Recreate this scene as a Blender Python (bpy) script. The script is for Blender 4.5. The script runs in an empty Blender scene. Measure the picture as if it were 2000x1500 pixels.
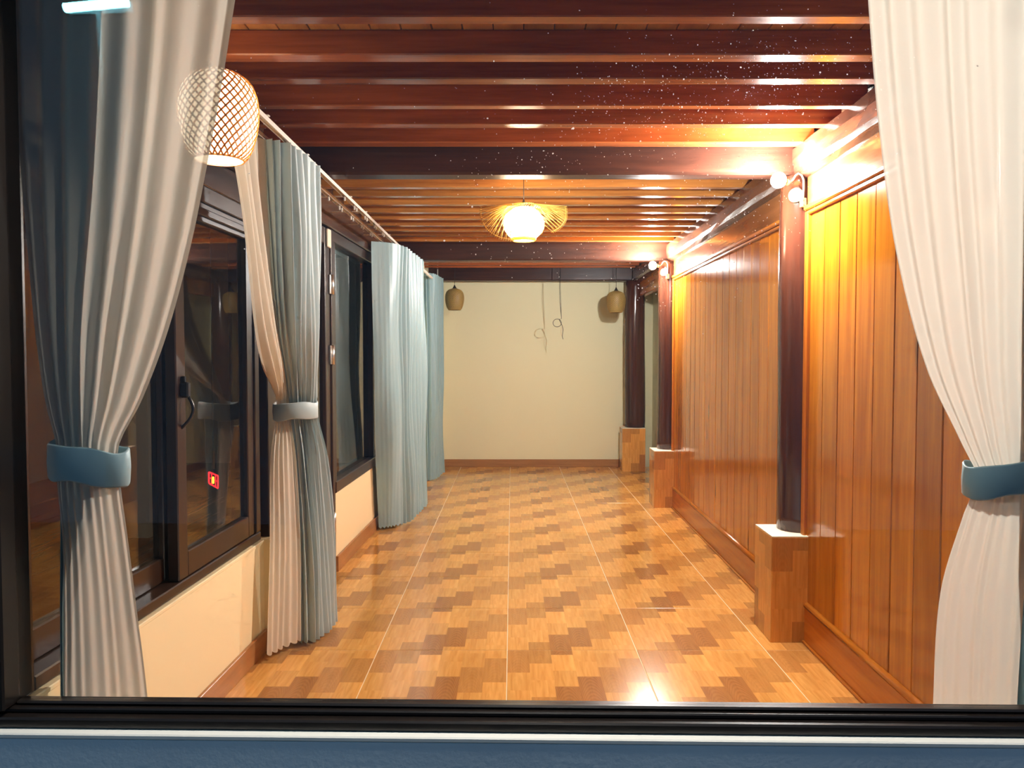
import bpy, bmesh, math, random
from mathutils import Vector, Matrix, Euler

random.seed(7)
PI = math.pi
S = bpy.context.scene
C = S.collection

# ------------------------------------------------------------------ camera, world, exposure
cam_d = bpy.data.cameras.new('camera')
cam_d.sensor_width = 36.0
cam_d.lens = 1530 / 2000 * 36.0
cam_d.clip_start = 0.02
cam = bpy.data.objects.new('camera', cam_d)
C.objects.link(cam)
cam.location = (0, 0, 1.373)
cam.rotation_euler = (PI / 2 - math.atan(58 / 1530), 0, 0)
S.camera = cam

W = bpy.data.worlds.new('night_sky')
S.world = W
W.use_nodes = True
bg = W.node_tree.nodes['Background']
bg.inputs[0].default_value = (0.30, 0.52, 0.85, 1)      # dim blue night sky
bg.inputs[1].default_value = 0.075

S.view_settings.view_transform = 'Standard'
S.view_settings.look = 'None'
S.view_settings.gamma = 1.0
S.view_settings.use_curve_mapping = False
S.view_settings.exposure = 1.5
try:
    S.cycles.use_denoising = True
    S.cycles.max_bounces = 6
    S.cycles.diffuse_bounces = 3
    S.cycles.glossy_bounces = 3
    S.cycles.transparent_max_bounces = 12
    S.cycles.use_adaptive_sampling = True
    S.cycles.adaptive_threshold = 0.08
    S.cycles.adaptive_min_samples = 14
    S.cycles.sample_clamp_indirect = 8.0
    S.cycles.caustics_reflective = False
    S.cycles.caustics_refractive = False
except Exception:
    pass

BULB_L = 2000.0       # radiance of the two bare bulbs
PEND1_L = 3.2        # glowing lining of the near basket lamp
PEND2_L = 13.0        # glowing globe of the winged lamp

# ------------------------------------------------------------------ materials
def new_mat(name):
    m = bpy.data.materials.new(name)
    m.use_nodes = True
    nt = m.node_tree
    for n in list(nt.nodes):
        nt.nodes.remove(n)
    out = nt.nodes.new('ShaderNodeOutputMaterial')
    return m, nt, out

def nd(nt, t, **kw):
    n = nt.nodes.new(t)
    for k, v in kw.items():
        setattr(n, k, v)
    return n

def math_n(nt, op, a, b=None, c=None):
    n = nd(nt, 'ShaderNodeMath', operation=op)
    for i, v in enumerate((a, b, c)):
        if v is None:
            continue
        if isinstance(v, (int, float)):
            n.inputs[i].default_value = v
        else:
            nt.links.new(v, n.inputs[i])
    return n.outputs[0]

def mix_c(nt, fac, a, b, mode='MIX'):
    n = nd(nt, 'ShaderNodeMix', data_type='RGBA', blend_type=mode)
    for i, v in ((0, fac), (6, a), (7, b)):
        if isinstance(v, (int, float)):
            n.inputs[i].default_value = v
        elif isinstance(v, tuple):
            n.inputs[i].default_value = (*v, 1) if len(v) == 3 else v
        else:
            nt.links.new(v, n.inputs[i])
    return n.outputs[2]

def plain(name, col, rough=0.6, spec=0.5, metal=0.0, bump=0.0, bscale=60, vary=0.0):
    m, nt, out = new_mat(name)
    p = nd(nt, 'ShaderNodeBsdfPrincipled')
    p.inputs['Base Color'].default_value = (*col, 1)
    p.inputs['Roughness'].default_value = rough
    p.inputs['Metallic'].default_value = metal
    p.inputs['Specular IOR Level'].default_value = spec
    if bump or vary:
        tc = nd(nt, 'ShaderNodeTexCoord')
        no = nd(nt, 'ShaderNodeTexNoise')
        no.inputs['Scale'].default_value = bscale
        no.inputs['Detail'].default_value = 4
        nt.links.new(tc.outputs['Object'], no.inputs['Vector'])
        if bump:
            b = nd(nt, 'ShaderNodeBump')
            b.inputs['Strength'].default_value = bump
            b.inputs['Distance'].default_value = 0.004
            nt.links.new(no.outputs['Fac'], b.inputs['Height'])
            nt.links.new(b.outputs[0], p.inputs['Normal'])
        if vary:
            lo = tuple(c * (1 - vary) for c in col)
            hi = tuple(min(1, c * (1 + vary)) for c in col)
            no2 = nd(nt, 'ShaderNodeTexNoise')
            no2.inputs['Scale'].default_value = 2.5
            nt.links.new(tc.outputs['Object'], no2.inputs['Vector'])
            nt.links.new(mix_c(nt, no2.outputs['Fac'], lo, hi), p.inputs['Base Color'])
    nt.links.new(p.outputs[0], out.inputs[0])
    return m

def wood(name, c1, c2, axis, rough=0.2, spec=0.5, bump=0.25, fine=38, vary=0.25, knots=0.0, coat=0.0, bdist=0.002):
    """varnished timber; the grain runs along `axis` of the object"""
    m, nt, out = new_mat(name)
    L = nt.links.new
    tc = nd(nt, 'ShaderNodeTexCoord')
    oi = nd(nt, 'ShaderNodeObjectInfo')
    off = nd(nt, 'ShaderNodeVectorMath', operation='SCALE')
    off.inputs[0].default_value = (13.1, 27.7, 19.3)
    L(oi.outputs['Random'], off.inputs['Scale'])
    add = nd(nt, 'ShaderNodeVectorMath', operation='ADD')
    L(tc.outputs['Object'], add.inputs[0])
    L(off.outputs[0], add.inputs[1])
    mp = nd(nt, 'ShaderNodeMapping')
    sc = [1.0, 1.0, 1.0]
    sc[axis] = 0.06
    mp.inputs['Scale'].default_value = sc
    L(add.outputs[0], mp.inputs['Vector'])
    big = nd(nt, 'ShaderNodeTexNoise')
    big.inputs['Scale'].default_value = 9
    big.inputs['Detail'].default_value = 3
    big.inputs['Distortion'].default_value = 1.2
    L(mp.outputs[0], big.inputs['Vector'])
    fin = nd(nt, 'ShaderNodeTexNoise')
    fin.inputs['Scale'].default_value = fine
    fin.inputs['Detail'].default_value = 5
    fin.inputs['Roughness'].default_value = 0.65
    L(mp.outputs[0], fin.inputs['Vector'])
    f1 = math_n(nt, 'MULTIPLY', big.outputs['Fac'], 0.55)
    f2 = math_n(nt, 'MULTIPLY_ADD', fin.outputs['Fac'], 0.55, f1)
    ramp = nd(nt, 'ShaderNodeValToRGB')
    ramp.color_ramp.elements[0].position = 0.36
    ramp.color_ramp.elements[0].color = (*c1, 1)
    ramp.color_ramp.elements[1].position = 0.72
    ramp.color_ramp.elements[1].color = (*c2, 1)
    L(f2, ramp.inputs[0])
    col = ramp.outputs[0]
    br = math_n(nt, 'MULTIPLY_ADD', oi.outputs['Random'], vary, 1 - vary / 2)
    cmb = nd(nt, 'ShaderNodeCombineColor')
    for i in range(3):
        L(br, cmb.inputs[i])
    col = mix_c(nt, 1.0, col, cmb.outputs[0], 'MULTIPLY')
    if knots:
        mk = nd(nt, 'ShaderNodeMapping')
        s2 = [6.0, 6.0, 6.0]
        s2[0] = 0.4
        s2[axis] = 1.25
        mk.inputs['Scale'].default_value = s2
        L(add.outputs[0], mk.inputs['Vector'])
        vo = nd(nt, 'ShaderNodeTexVoronoi')
        vo.inputs['Scale'].default_value = 1.0
        L(mk.outputs[0], vo.inputs['Vector'])
        kr = nd(nt, 'ShaderNodeValToRGB')
        kr.color_ramp.elements[0].position = 0.03
        kr.color_ramp.elements[0].color = (1, 1, 1, 1)
        kr.color_ramp.elements[1].position = 0.12
        kr.color_ramp.elements[1].color = (0, 0, 0, 1)
        L(vo.outputs['Distance'], kr.inputs[0])
        kf = math_n(nt, 'MULTIPLY', kr.outputs[0], knots)
        col = mix_c(nt, kf, col, tuple(c * 0.25 for c in c1))
    p = nd(nt, 'ShaderNodeBsdfPrincipled')
    L(col, p.inputs['Base Color'])
    p.inputs['Roughness'].default_value = rough
    p.inputs['Specular IOR Level'].default_value = spec
    if coat:
        p.inputs['Coat Weight'].default_value = coat
        p.inputs['Coat Roughness'].default_value = 0.08
    b = nd(nt, 'ShaderNodeBump')
    b.inputs['Strength'].default_value = bump
    b.inputs['Distance'].default_value = bdist
    L(f2, b.inputs['Height'])
    L(b.outputs[0], p.inputs['Normal'])
    if coat:
        L(b.outputs[0], p.inputs['Coat Normal'])
    L(p.outputs[0], out.inputs[0])
    return m

def tile_mat(name, ax=(0, 1), light=((0.62, 0.275, 0.060), (0.80, 0.41, 0.11)), dark=((0.27, 0.105, 0.026), (0.46, 0.20, 0.060)), rough=0.15):
    """ceramic tile printed with staggered wood blocks: six strips to a 0.6 m tile"""
    m, nt, out = new_mat(name)
    L = nt.links.new
    tc = nd(nt, 'ShaderNodeTexCoord')
    sp = nd(nt, 'ShaderNodeSeparateXYZ')
    L(tc.outputs['Object'], sp.inputs[0])
    x, y = sp.outputs[ax[0]], sp.outputs[ax[1]]
    k = math_n(nt, 'FLOOR', math_n(nt, 'MULTIPLY', x, 10.0))
    yy = math_n(nt, 'SUBTRACT', y, math_n(nt, 'MULTIPLY', k, 0.1))
    q = math_n(nt, 'MULTIPLY', yy, 1 / 0.6)
    t = math_n(nt, 'SUBTRACT', q, math_n(nt, 'FLOOR', q))
    isdark = math_n(nt, 'GREATER_THAN', t, 0.57)
    half = math_n(nt, 'GREATER_THAN', t, 0.27)
    # a tone for every printed block
    cv = nd(nt, 'ShaderNodeCombineXYZ')
    L(k, cv.inputs[0])
    L(math_n(nt, 'ADD', math_n(nt, 'MULTIPLY', isdark, 3.0), half), cv.inputs[1])
    wn = nd(nt, 'ShaderNodeTexWhiteNoise', noise_dimensions='3D')
    L(cv.outputs[0], wn.inputs['Vector'])
    # grain
    mv = nd(nt, 'ShaderNodeCombineXYZ')
    L(math_n(nt, 'MULTIPLY', x, 60.0), mv.inputs[0])
    L(math_n(nt, 'MULTIPLY', y, 4.5), mv.inputs[1])
    L(math_n(nt, 'MULTIPLY', wn.outputs['Value'], 40.0), mv.inputs[2])
    gr = nd(nt, 'ShaderNodeTexNoise')
    gr.inputs['Scale'].default_value = 1.0
    gr.inputs['Detail'].default_value = 4
    gr.inputs['Distortion'].default_value = 0.6
    L(mv.outputs[0], gr.inputs['Vector'])
    # arched growth rings of the dark blocks
    fx = math_n(nt, 'SUBTRACT', math_n(nt, 'MULTIPLY', x, 10.0), math_n(nt, 'ADD', k, 0.5))
    par = math_n(nt, 'MULTIPLY_ADD', math_n(nt, 'MULTIPLY', fx, fx), 0.55, math_n(nt, 'MULTIPLY', y, 1.0))
    ring = math_n(nt, 'SINE', math_n(nt, 'MULTIPLY_ADD', gr.outputs['Fac'], 4.0, math_n(nt, 'MULTIPLY', par, 190.0)))
    ring = math_n(nt, 'MULTIPLY_ADD', ring, 0.14, gr.outputs['Fac'])
    gc = math_n(nt, 'MULTIPLY_ADD', gr.outputs['Fac'], 2.2, -0.6)
    cl = mix_c(nt, gc, light[0], light[1])
    cd = mix_c(nt, ring, dark[0], dark[1])
    tone = math_n(nt, 'MULTIPLY_ADD', wn.outputs['Value'], 0.2, 0.9)
    cc = nd(nt, 'ShaderNodeCombineColor')
    for i in range(3):
        L(tone, cc.inputs[i])
    # strips two and three of each tile are printed darkest
    mid = math_n(nt, 'LESS_THAN', math_n(nt, 'ABSOLUTE', math_n(nt, 'SUBTRACT', k, 2.5)), 1.0)
    dfac = math_n(nt, 'MULTIPLY', isdark, math_n(nt, 'MULTIPLY_ADD', mid, 0.34, math_n(nt, 'MULTIPLY_ADD', wn.outputs['Value'], 0.26, 0.42)))
    col = mix_c(nt, dfac, cl, cd)
    col = mix_c(nt, 1.0, col, cc.outputs[0], 'MULTIPLY')
    p = nd(nt, 'ShaderNodeBsdfPrincipled')
    L(col, p.inputs['Base Color'])
    p.inputs['Roughness'].default_value = rough
    p.inputs['Specular IOR Level'].default_value = 0.5
    L(p.outputs[0], out.inputs[0])
    return m

def glass_mat(name, tint=(1, 1, 1), ior=1.5):
    m, nt, out = new_mat(name)
    L = nt.links.new
    tr = nd(nt, 'ShaderNodeBsdfTransparent')
    tr.inputs[0].default_value = (*tint, 1)
    gl = nd(nt, 'ShaderNodeBsdfGlossy')
    gl.inputs['Roughness'].default_value = 0.0
    fr = nd(nt, 'ShaderNodeFresnel')
    # the pane is a thin slab without bending: the same reflectance on both of its faces
    ge = nd(nt, 'ShaderNodeNewGeometry')
    L(math_n(nt, 'MULTIPLY_ADD', ge.outputs['Backfacing'], 1 / ior - ior, ior), fr.inputs['IOR'])
    mx = nd(nt, 'ShaderNodeMixShader')
    L(fr.outputs[0], mx.inputs[0])
    L(tr.outputs[0], mx.inputs[1])
    L(gl.outputs[0], mx.inputs[2])
    L(mx.outputs[0], out.inputs[0])
    return m

def fabric(name, col, clear=0.0, trans=0.3, rough=0.8, sheen=0.0, bump=0.1, spec=0.2):
    m, nt, out = new_mat(name)
    L = nt.links.new
    p = nd(nt, 'ShaderNodeBsdfPrincipled')
    p.inputs['Base Color'].default_value = (*col, 1)
    p.inputs['Roughness'].default_value = rough
    p.inputs['Specular IOR Level'].default_value = spec
    p.inputs['Sheen Weight'].default_value = sheen
    tc = nd(nt, 'ShaderNodeTexCoord')
    no = nd(nt, 'ShaderNodeTexNoise')
    no.inputs['Scale'].default_value = 14
    no.inputs['Detail'].default_value = 3
    mp = nd(nt, 'ShaderNodeMapping')
    mp.inputs['Scale'].default_value = (1, 1, 0.22)
    L(tc.outputs['Object'], mp.inputs[0])
    L(mp.outputs[0], no.inputs['Vector'])
    b = nd(nt, 'ShaderNodeBump')
    b.inputs['Strength'].default_value = bump
    b.inputs['Distance'].default_value = 0.01
    L(no.outputs['Fac'], b.inputs['Height'])
    L(b.outputs[0], p.inputs['Normal'])
    t = nd(nt, 'ShaderNodeBsdfTranslucent')
    t.inputs[0].default_value = (*col, 1)
    L(b.outputs[0], t.inputs['Normal'])
    mx = nd(nt, 'ShaderNodeMixShader')
    mx.inputs[0].default_value = trans
    L(p.outputs[0], mx.inputs[1])
    L(t.outputs[0], mx.inputs[2])
    res = mx.outputs[0]
    if clear:
        tp = nd(nt, 'ShaderNodeBsdfTransparent')
        m2 = nd(nt, 'ShaderNodeMixShader')
        m2.inputs[0].default_value = clear
        L(res, m2.inputs[1])
        L(tp.outputs[0], m2.inputs[2])
        res = m2.outputs[0]
    L(res, out.inputs[0])
    return m

def emit(name, col, strength, sampling='FRONT'):
    m, nt, out = new_mat(name)
    e = nd(nt, 'ShaderNodeEmission')
    e.inputs[0].default_value = (*col, 1)
    e.inputs[1].default_value = strength
    nt.links.new(e.outputs[0], out.inputs[0])
    try:
        m.cycles.emission_sampling = sampling
    except Exception:
        pass
    return m

def bamboo(name, col, trans=0.5):
    m, nt, out = new_mat(name)
    d = nd(nt, 'ShaderNodeBsdfPrincipled')
    d.inputs['Base Color'].default_value = (*col, 1)
    d.inputs['Roughness'].default_value = 0.45
    t = nd(nt, 'ShaderNodeBsdfTranslucent')
    t.inputs[0].default_value = (*col, 1)
    mx = nd(nt, 'ShaderNodeMixShader')
    mx.inputs[0].default_value = trans
    nt.links.new(d.outputs[0], mx.inputs[1])
    nt.links.new(t.outputs[0], mx.inputs[2])
    nt.links.new(mx.outputs[0], out.inputs[0])
    return m

M = {}
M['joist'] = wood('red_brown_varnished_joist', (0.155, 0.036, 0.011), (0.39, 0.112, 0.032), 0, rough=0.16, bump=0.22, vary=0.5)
M['joist_lamplit'] = wood('lamplit_amber_joist', (0.30, 0.105, 0.022), (0.62, 0.26, 0.06), 0, rough=0.16, bump=0.22, vary=0.5)  # pendant light put into the colour of the middle-bay joists
M['beam'] = wood('dark_beam_wood', (0.026, 0.009, 0.006), (0.075, 0.026, 0.015), 0, rough=0.36, spec=0.35, bump=0.5, vary=0.15, bdist=0.004)
M['plate'] = wood('dark_plate_wood', (0.055, 0.020, 0.012), (0.15, 0.060, 0.032), 1, rough=0.22, bump=0.6, vary=0.15, bdist=0.004)
M['ceil_board'] = wood('honey_ceiling_board', (0.36, 0.14, 0.035), (0.62, 0.30, 0.09), 1, rough=0.35, vary=0.4)
M['plank'] = wood('orange_wall_plank', (0.36, 0.092, 0.005), (0.66, 0.235, 0.016), 2, rough=0.10, bump=0.30, fine=30, vary=0.34, knots=0.8)
M['moulding_v'] = wood('orange_upright_moulding', (0.36, 0.095, 0.008), (0.58, 0.19, 0.018), 2, rough=0.2)
M['moulding'] = wood('orange_long_moulding', (0.36, 0.095, 0.008), (0.58, 0.19, 0.018), 1, rough=0.2)
M['band'] = wood('varnished_frieze_board', (0.16, 0.055, 0.016), (0.32, 0.13, 0.045), 1, rough=0.12, bump=0.5, fine=22, bdist=0.004)
M['column'] = wood('dark_brown_lacquered_trunk', (0.034, 0.010, 0.006), (0.095, 0.029, 0.014), 2, rough=0.14, bump=0.55, fine=18, vary=0.1, bdist=0.006)
M['tile'] = tile_mat('wood_print_floor_tile')
M['tile_up'] = tile_mat('wood_print_tile_upright', ax=(0, 2))
M['tile_up_y'] = tile_mat('wood_print_tile_upright_side', ax=(1, 2))
M['skirting'] = wood('wood_print_skirting', (0.30, 0.115, 0.035), (0.48, 0.21, 0.07), 1, rough=0.3)
M['skirting_x'] = wood('wood_print_skirting_back', (0.34, 0.15, 0.05), (0.50, 0.24, 0.085), 0, rough=0.3)
M['grout'] = plain('cream_grout', (0.78, 0.60, 0.36), 0.8, bump=0.2, bscale=200)
M['cap'] = plain('cream_mortar', (0.82, 0.76, 0.60), 0.8, bump=0.3, bscale=90)
M['cream'] = plain('cream_wall_paint', (0.86, 0.70, 0.41), 0.6, 0.3, bump=0.05, bscale=180, vary=0.02)
M['cream_back'] = plain('pale_yellow_wall_paint', (0.85, 0.82, 0.56), 0.6, 0.3, bump=0.05, bscale=180, vary=0.02)
M['frame'] = plain('dark_brown_aluminium', (0.032, 0.015, 0.008), 0.3, 0.5, 0.0, bump=0.03, bscale=300)
M['frame_black'] = plain('black_aluminium', (0.012, 0.009, 0.008), 0.28, 0.5, bump=0.02, bscale=300)
M['header'] = wood('dark_header_board', (0.035, 0.014, 0.008), (0.10, 0.040, 0.018), 1, rough=0.25)
M['glass'] = glass_mat('clear_window_glass')
M['glass_side'] = glass_mat('side_window_glass', (0.80, 0.78, 0.74), 1.55)
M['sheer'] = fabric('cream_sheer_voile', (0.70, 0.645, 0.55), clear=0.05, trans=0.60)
M['sheer2'] = fabric('cream_sheer_voile_lit', (0.88, 0.79, 0.64), clear=0.05, trans=0.35)  # paler copy of the near voile, room light put into its colour
M['drape'] = fabric('grey_teal_satin', (0.42, 0.51, 0.51), trans=0.02, rough=0.42, sheen=0.2, bump=0.03, spec=0.5)
M['drape2'] = fabric('blue_teal_satin', (0.28, 0.43, 0.46), trans=0.02, rough=0.42, sheen=0.2, bump=0.03, spec=0.5)
M['steel'] = plain('brushed_steel', (0.72, 0.70, 0.66), 0.3, 0.5, 1.0, bump=0.05)
M['white_metal'] = plain('white_track_metal', (0.72, 0.67, 0.60), 0.35, 0.5)
M['black_metal'] = plain('black_handle_metal', (0.012, 0.010, 0.009), 0.3, 0.5)
M['cord'] = plain('dark_flex', (0.03, 0.022, 0.015), 0.6)
M['weave_lit'] = bamboo('glow_tinted_weave', (0.78, 0.34, 0.04), 0.22)  # lamp glow put into the strand colour, more orange than the unlit weave
M['weave'] = bamboo('dull_bamboo_weave', (0.50, 0.32, 0.09), 0.1)
M['weave_dark'] = plain('bamboo_lining', (0.10, 0.06, 0.018), 0.8, bump=0.3, bscale=200)
M['stick'] = bamboo('bamboo_stick', (0.86, 0.58, 0.13), 0.35)
M['crown'] = bamboo('yellow_bamboo_stick', (0.86, 0.56, 0.10), 0.05)
M['lining1'] = emit('glowing_paper_lining', (1.0, 0.80, 0.50), PEND1_L)
M['lining2'] = emit('glowing_globe', (1.0, 0.84, 0.58), PEND2_L)
M['bulb'] = emit('cool_white_bulb', (0.97, 0.97, 0.93), BULB_L)
M['tube'] = emit('cyan_white_tube', (0.20, 0.80, 1.0), 32.0)
M['added_outlamp'] = emit('added_opal_globe', (1.0, 0.95, 0.84), 560.0)  # glow of the added lamp that brightens the sill
M['added_porch_bulb'] = emit('added_warm_bulb', (1.0, 0.75, 0.45), 70.0)
M['red_glow'] = emit('red_neon', (1.0, 0.02, 0.03), 1.6, 'NONE')
M['gold_glow'] = emit('gold_neon', (1.0, 0.45, 0.03), 2.5, 'NONE')
M['strap'] = plain('tan_ribbon', (0.75, 0.50, 0.24), 0.7)
M['lampwood'] = plain('pale_plywood', (0.45, 0.22, 0.06), 0.5, vary=0.1)
M['ivory'] = plain('ivory_plastic', (0.75, 0.66, 0.50), 0.4)
M['ledge'] = plain('white_sill_tile', (0.86, 0.85, 0.80), 0.5, vary=0.06)
M['outwall'] = plain('blue_grey_render', (0.70, 0.82, 0.92), 0.7, bump=0.15, bscale=80, vary=0.12)
M['ground'] = plain('dark_paving', (0.10, 0.09, 0.08), 0.8, bump=0.3, bscale=30, vary=0.2)
M['porch_floor'] = wood('porch_floor_board', (0.16, 0.065, 0.02), (0.30, 0.13, 0.045), 1, rough=0.25)
M['porch_wall'] = plain('porch_wall_paint', (0.66, 0.62, 0.54), 0.7, vary=0.05)
M['dust'] = bamboo('pale_dust', (0.92, 0.88, 0.84), 0.7)

# ------------------------------------------------------------------ mesh helpers
def bm_box(bm, x0, x1, y0, y1, z0, z1, bevel=0.0):
    vs = [bm.verts.new((x, y, z)) for z in (z0, z1) for y in (y0, y1) for x in (x0, x1)]
    fs = []
    for q in ((0, 2, 3, 1), (4, 5, 7, 6), (0, 1, 5, 4), (2, 6, 7, 3), (0, 4, 6, 2), (1, 3, 7, 5)):
        fs.append(bm.faces.new([vs[i] for i in q]))
    if bevel:
        es = list({e for f in fs for e in f.edges})
        bmesh.ops.bevel(bm, geom=es, offset=bevel, segments=1, affect='EDGES', profile=0.5)

def bm_tube(bm, pts, r, n=8, closed=False, caps=True, radii=None):
    pts = [Vector(p) for p in pts]
    N = len(pts)
    rings = []
    up = None
    for i, p in enumerate(pts):
        a = pts[i - 1] if (i > 0 or closed) else p
        b = pts[(i + 1) % N] if (i < N - 1 or closed) else p
        t = (b - a)
        if t.length < 1e-9:
            t = Vector((0, 0, 1))
        t.normalize()
        if up is None:
            up = Vector((0, 0, 1)) if abs(t.z) < 0.9 else Vector((1, 0, 0))
        s = t.cross(up)
        if s.length < 1e-6:
            up = Vector((1, 0, 0)) if abs(t.x) < 0.9 else Vector((0, 1, 0))
            s = t.cross(up)
        s.normalize()
        up = s.cross(t).normalized()
        rr = radii[i] if radii else r
        rings.append([bm.verts.new(p + (s * math.cos(2 * PI * k / n) + up * math.sin(2 * PI * k / n)) * rr) for k in range(n)])
    for i in range(N if closed else N - 1):
        A, B = rings[i], rings[(i + 1) % N]
        for k in range(n):
            f = bm.faces.new((A[k], A[(k + 1) % n], B[(k + 1) % n], B[k]))
            f.smooth = True
    if caps and not closed:
        bm.faces.new(list(reversed(rings[0])))
        bm.faces.new(rings[-1])

def bm_lathe(bm, prof, c=(0, 0, 0), n=32, cap0=False, cap1=False):
    rings = []
    for r, z in prof:
        rings.append([bm.verts.new((c[0] + r * math.cos(2 * PI * k / n), c[1] + r * math.sin(2 * PI * k / n), c[2] + z)) for k in range(n)])
    for A, B in zip(rings, rings[1:]):
        for k in range(n):
            f = bm.faces.new((A[k], A[(k + 1) % n], B[(k + 1) % n], B[k]))
            f.smooth = True
    if cap0:
        bm.faces.new(list(reversed(rings[0])))
    if cap1:
        bm.faces.new(rings[-1])

def bm_ribbon(bm, pts, w, t):
    """thin flat strip following pts; pts = (position, outward normal)"""
    rings = []
    N = len(pts)
    for i, (p, nrm) in enumerate(pts):
        a = pts[max(i - 1, 0)][0]
        b = pts[min(i + 1, N - 1)][0]
        tg = (b - a).normalized()
        s = tg.cross(nrm).normalized()
        rings.append([bm.verts.new(p + s * w / 2), bm.verts.new(p + s * w / 2 + nrm * t), bm.verts.new(p - s * w / 2 + nrm * t), bm.verts.new(p - s * w / 2)])
    for A, B in zip(rings, rings[1:]):
        for k in range(4):
            bm.faces.new((A[k], A[(k + 1) % 4], B[(k + 1) % 4], B[k]))

def mesh_of(bm, name, smooth=False):
    bmesh.ops.recalc_face_normals(bm, faces=bm.faces[:])
    me = bpy.data.meshes.new(name)
    if smooth:
        for f in bm.faces:
            f.smooth = True
    bm.to_mesh(me)
    bm.free()
    return me

def put(name, me, mat, parent=None, loc=(0, 0, 0), rz=0.0):
    o = bpy.data.objects.new(name, me)
    C.objects.link(o)
    if mat is not None and (not me.materials):
        me.materials.append(mat)
    o.location = loc
    o.rotation_euler = (0, 0, rz)
    if parent is not None:
        o.parent = parent
    return o

def obj(name, bm, mat, parent=None, loc=(0, 0, 0), rz=0.0, smooth=False):
    return put(name, mesh_of(bm, name, smooth), mat, parent, loc, rz)

def box(name, x0, x1, y0, y1, z0, z1, mat, parent=None, bevel=0.0):
    """a box with its origin at its own low corner"""
    bm = bmesh.new()
    bm_box(bm, 0, x1 - x0, 0, y1 - y0, 0, z1 - z0, bevel)
    return obj(name, bm, mat, parent, (x0, y0, z0))

def thing(name, label, cat, loc=(0, 0, 0), rz=0.0, group=None):
    o = bpy.data.objects.new(name, None)
    o.empty_display_size = 0.1
    C.objects.link(o)
    o.location = loc
    o.rotation_euler = (0, 0, rz)
    o['label'] = label
    o['category'] = cat
    if group:
        o['group'] = group
    return o

def tag(o, label, cat, group=None):
    o['label'] = label
    o['category'] = cat
    if group:
        o['group'] = group
    return o

def setting(name, label, loc=(0, 0, 0), rz=0.0, cat=None):
    o = bpy.data.objects.new(name, None)
    o.empty_display_size = 0.1
    C.objects.link(o)
    o.location = loc
    o.rotation_euler = (0, 0, rz)
    o['kind'] = 'structure'
    o['label'] = label
    if cat:
        o['category'] = cat
    return o

def struct(o, label, cat=None):
    o['kind'] = 'structure'
    o['label'] = label
    if cat:
        o['category'] = cat
    return o

# ------------------------------------------------------------------ frames of the two long walls and the front window
LW = dict(loc=(-1.258, 0, 0), rz=-math.atan(0.03))      # local y runs along the left wall, local +x into the room
RW = dict(loc=(1.345, 0, 0), rz=-math.atan(0.013))      # local y runs along the right wall, local +x out of the room
FW = dict(loc=(0.0, 1.78, 0), rz=-math.radians(1.15))   # local x runs along the front window, local +y into the room

def lw(x, y, z):
    a = LW['rz']
    return Vector((LW['loc'][0] + x * math.cos(a) - y * math.sin(a), x * math.sin(a) + y * math.cos(a), z))

def rw(x, y, z):
    a = RW['rz']
    return Vector((RW['loc'][0] + x * math.cos(a) - y * math.sin(a), x * math.sin(a) + y * math.cos(a), z))

# ------------------------------------------------------------------ floor: grout bed and 0.6 m printed tiles
floor = setting('floor', 'wood-print tiled floor of the long room', cat='floor')
bed = box('grout_bed', -1.45, 1.85, 1.9, 9.65, -0.06, -0.0015, M['grout'], floor)
GX0, GY0, T, GAP = -0.022, 3.59, 0.6, 0.004
tile_cache = {}
def tile_mesh(x0, x1, y0, y1):
    key = (round(x0, 3), round(x1, 3), round(y0, 3), round(y1, 3))
    if key not in tile_cache:
        bm = bmesh.new()
        bm_box(bm, x0, x1, y0, y1, -0.008, 0.0, 0.0012)
        me = mesh_of(bm, 'tile')
        me.materials.append(M['tile'])
        tile_cache[key] = me
    return tile_cache[key]
for i in range(-3, 4):
    for j in range(-4, 11):
        ox, oy = GX0 + i * T, GY0 + j * T
        x0, x1 = max(ox, -1.32) - ox, min(ox + T, 1.75) - ox
        y0, y1 = max(oy, 1.95) - oy, min(oy + T, 9.55) - oy
        if x1 - x0 < 0.03 or y1 - y0 < 0.03:
            continue
        g = GAP / 2
        put('tile', tile_mesh(x0 + (g if x0 == 0 else 0), x1 - g, y0 + g, y1 - g), None, floor, (ox, oy, 0))

# ------------------------------------------------------------------ ceiling: boards, joists, cross beams
ceiling = setting('ceiling', 'varnished timber ceiling of joists, boards and dark cross beams', cat='ceiling')
CZ = 2.435
bm = bmesh.new()
bm_box(bm, 0, 0.097, 0, 7.75, 0, 0.02, 0.002)
bme = mesh_of(bm, 'ceiling_board')
bme.materials.append(M['ceil_board'])
for i in range(31):
    put('ceiling_board', bme, None, ceiling, (-1.36 + i * 0.1, 1.87, CZ))
box('deck', -1.45, 1.85, 1.85, 9.65, CZ + 0.021, CZ + 0.12, M['header'], ceiling)
JZ0 = 2.353
fronts1 = [2.04, 2.316, 2.604, 2.818, 3.12, 3.367, 3.664]
fronts2 = [4.10, 4.37, 4.64, 4.91, 5.18, 5.44, 5.70, 5.99, 6.26, 6.53, 6.80]
fronts3 = [7.30, 7.57, 7.84, 8.11, 8.38, 8.65, 8.92]
widths = {2.316: 0.056, 2.604: 0.067, 2.818: 0.063, 3.12: 0.048, 3.367: 0.066, 3.664: 0.078}
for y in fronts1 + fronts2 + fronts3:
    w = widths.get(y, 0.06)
    o = box('joist', -1.25, 1.40, y, y + w, JZ0 + random.uniform(-0.003, 0.003), CZ, M['joist'] if y < 4 or y > 7 else M['joist_lamplit'], ceiling, 0.004)
    o.rotation_euler.z = random.uniform(-0.0015, 0.0015)
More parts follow.
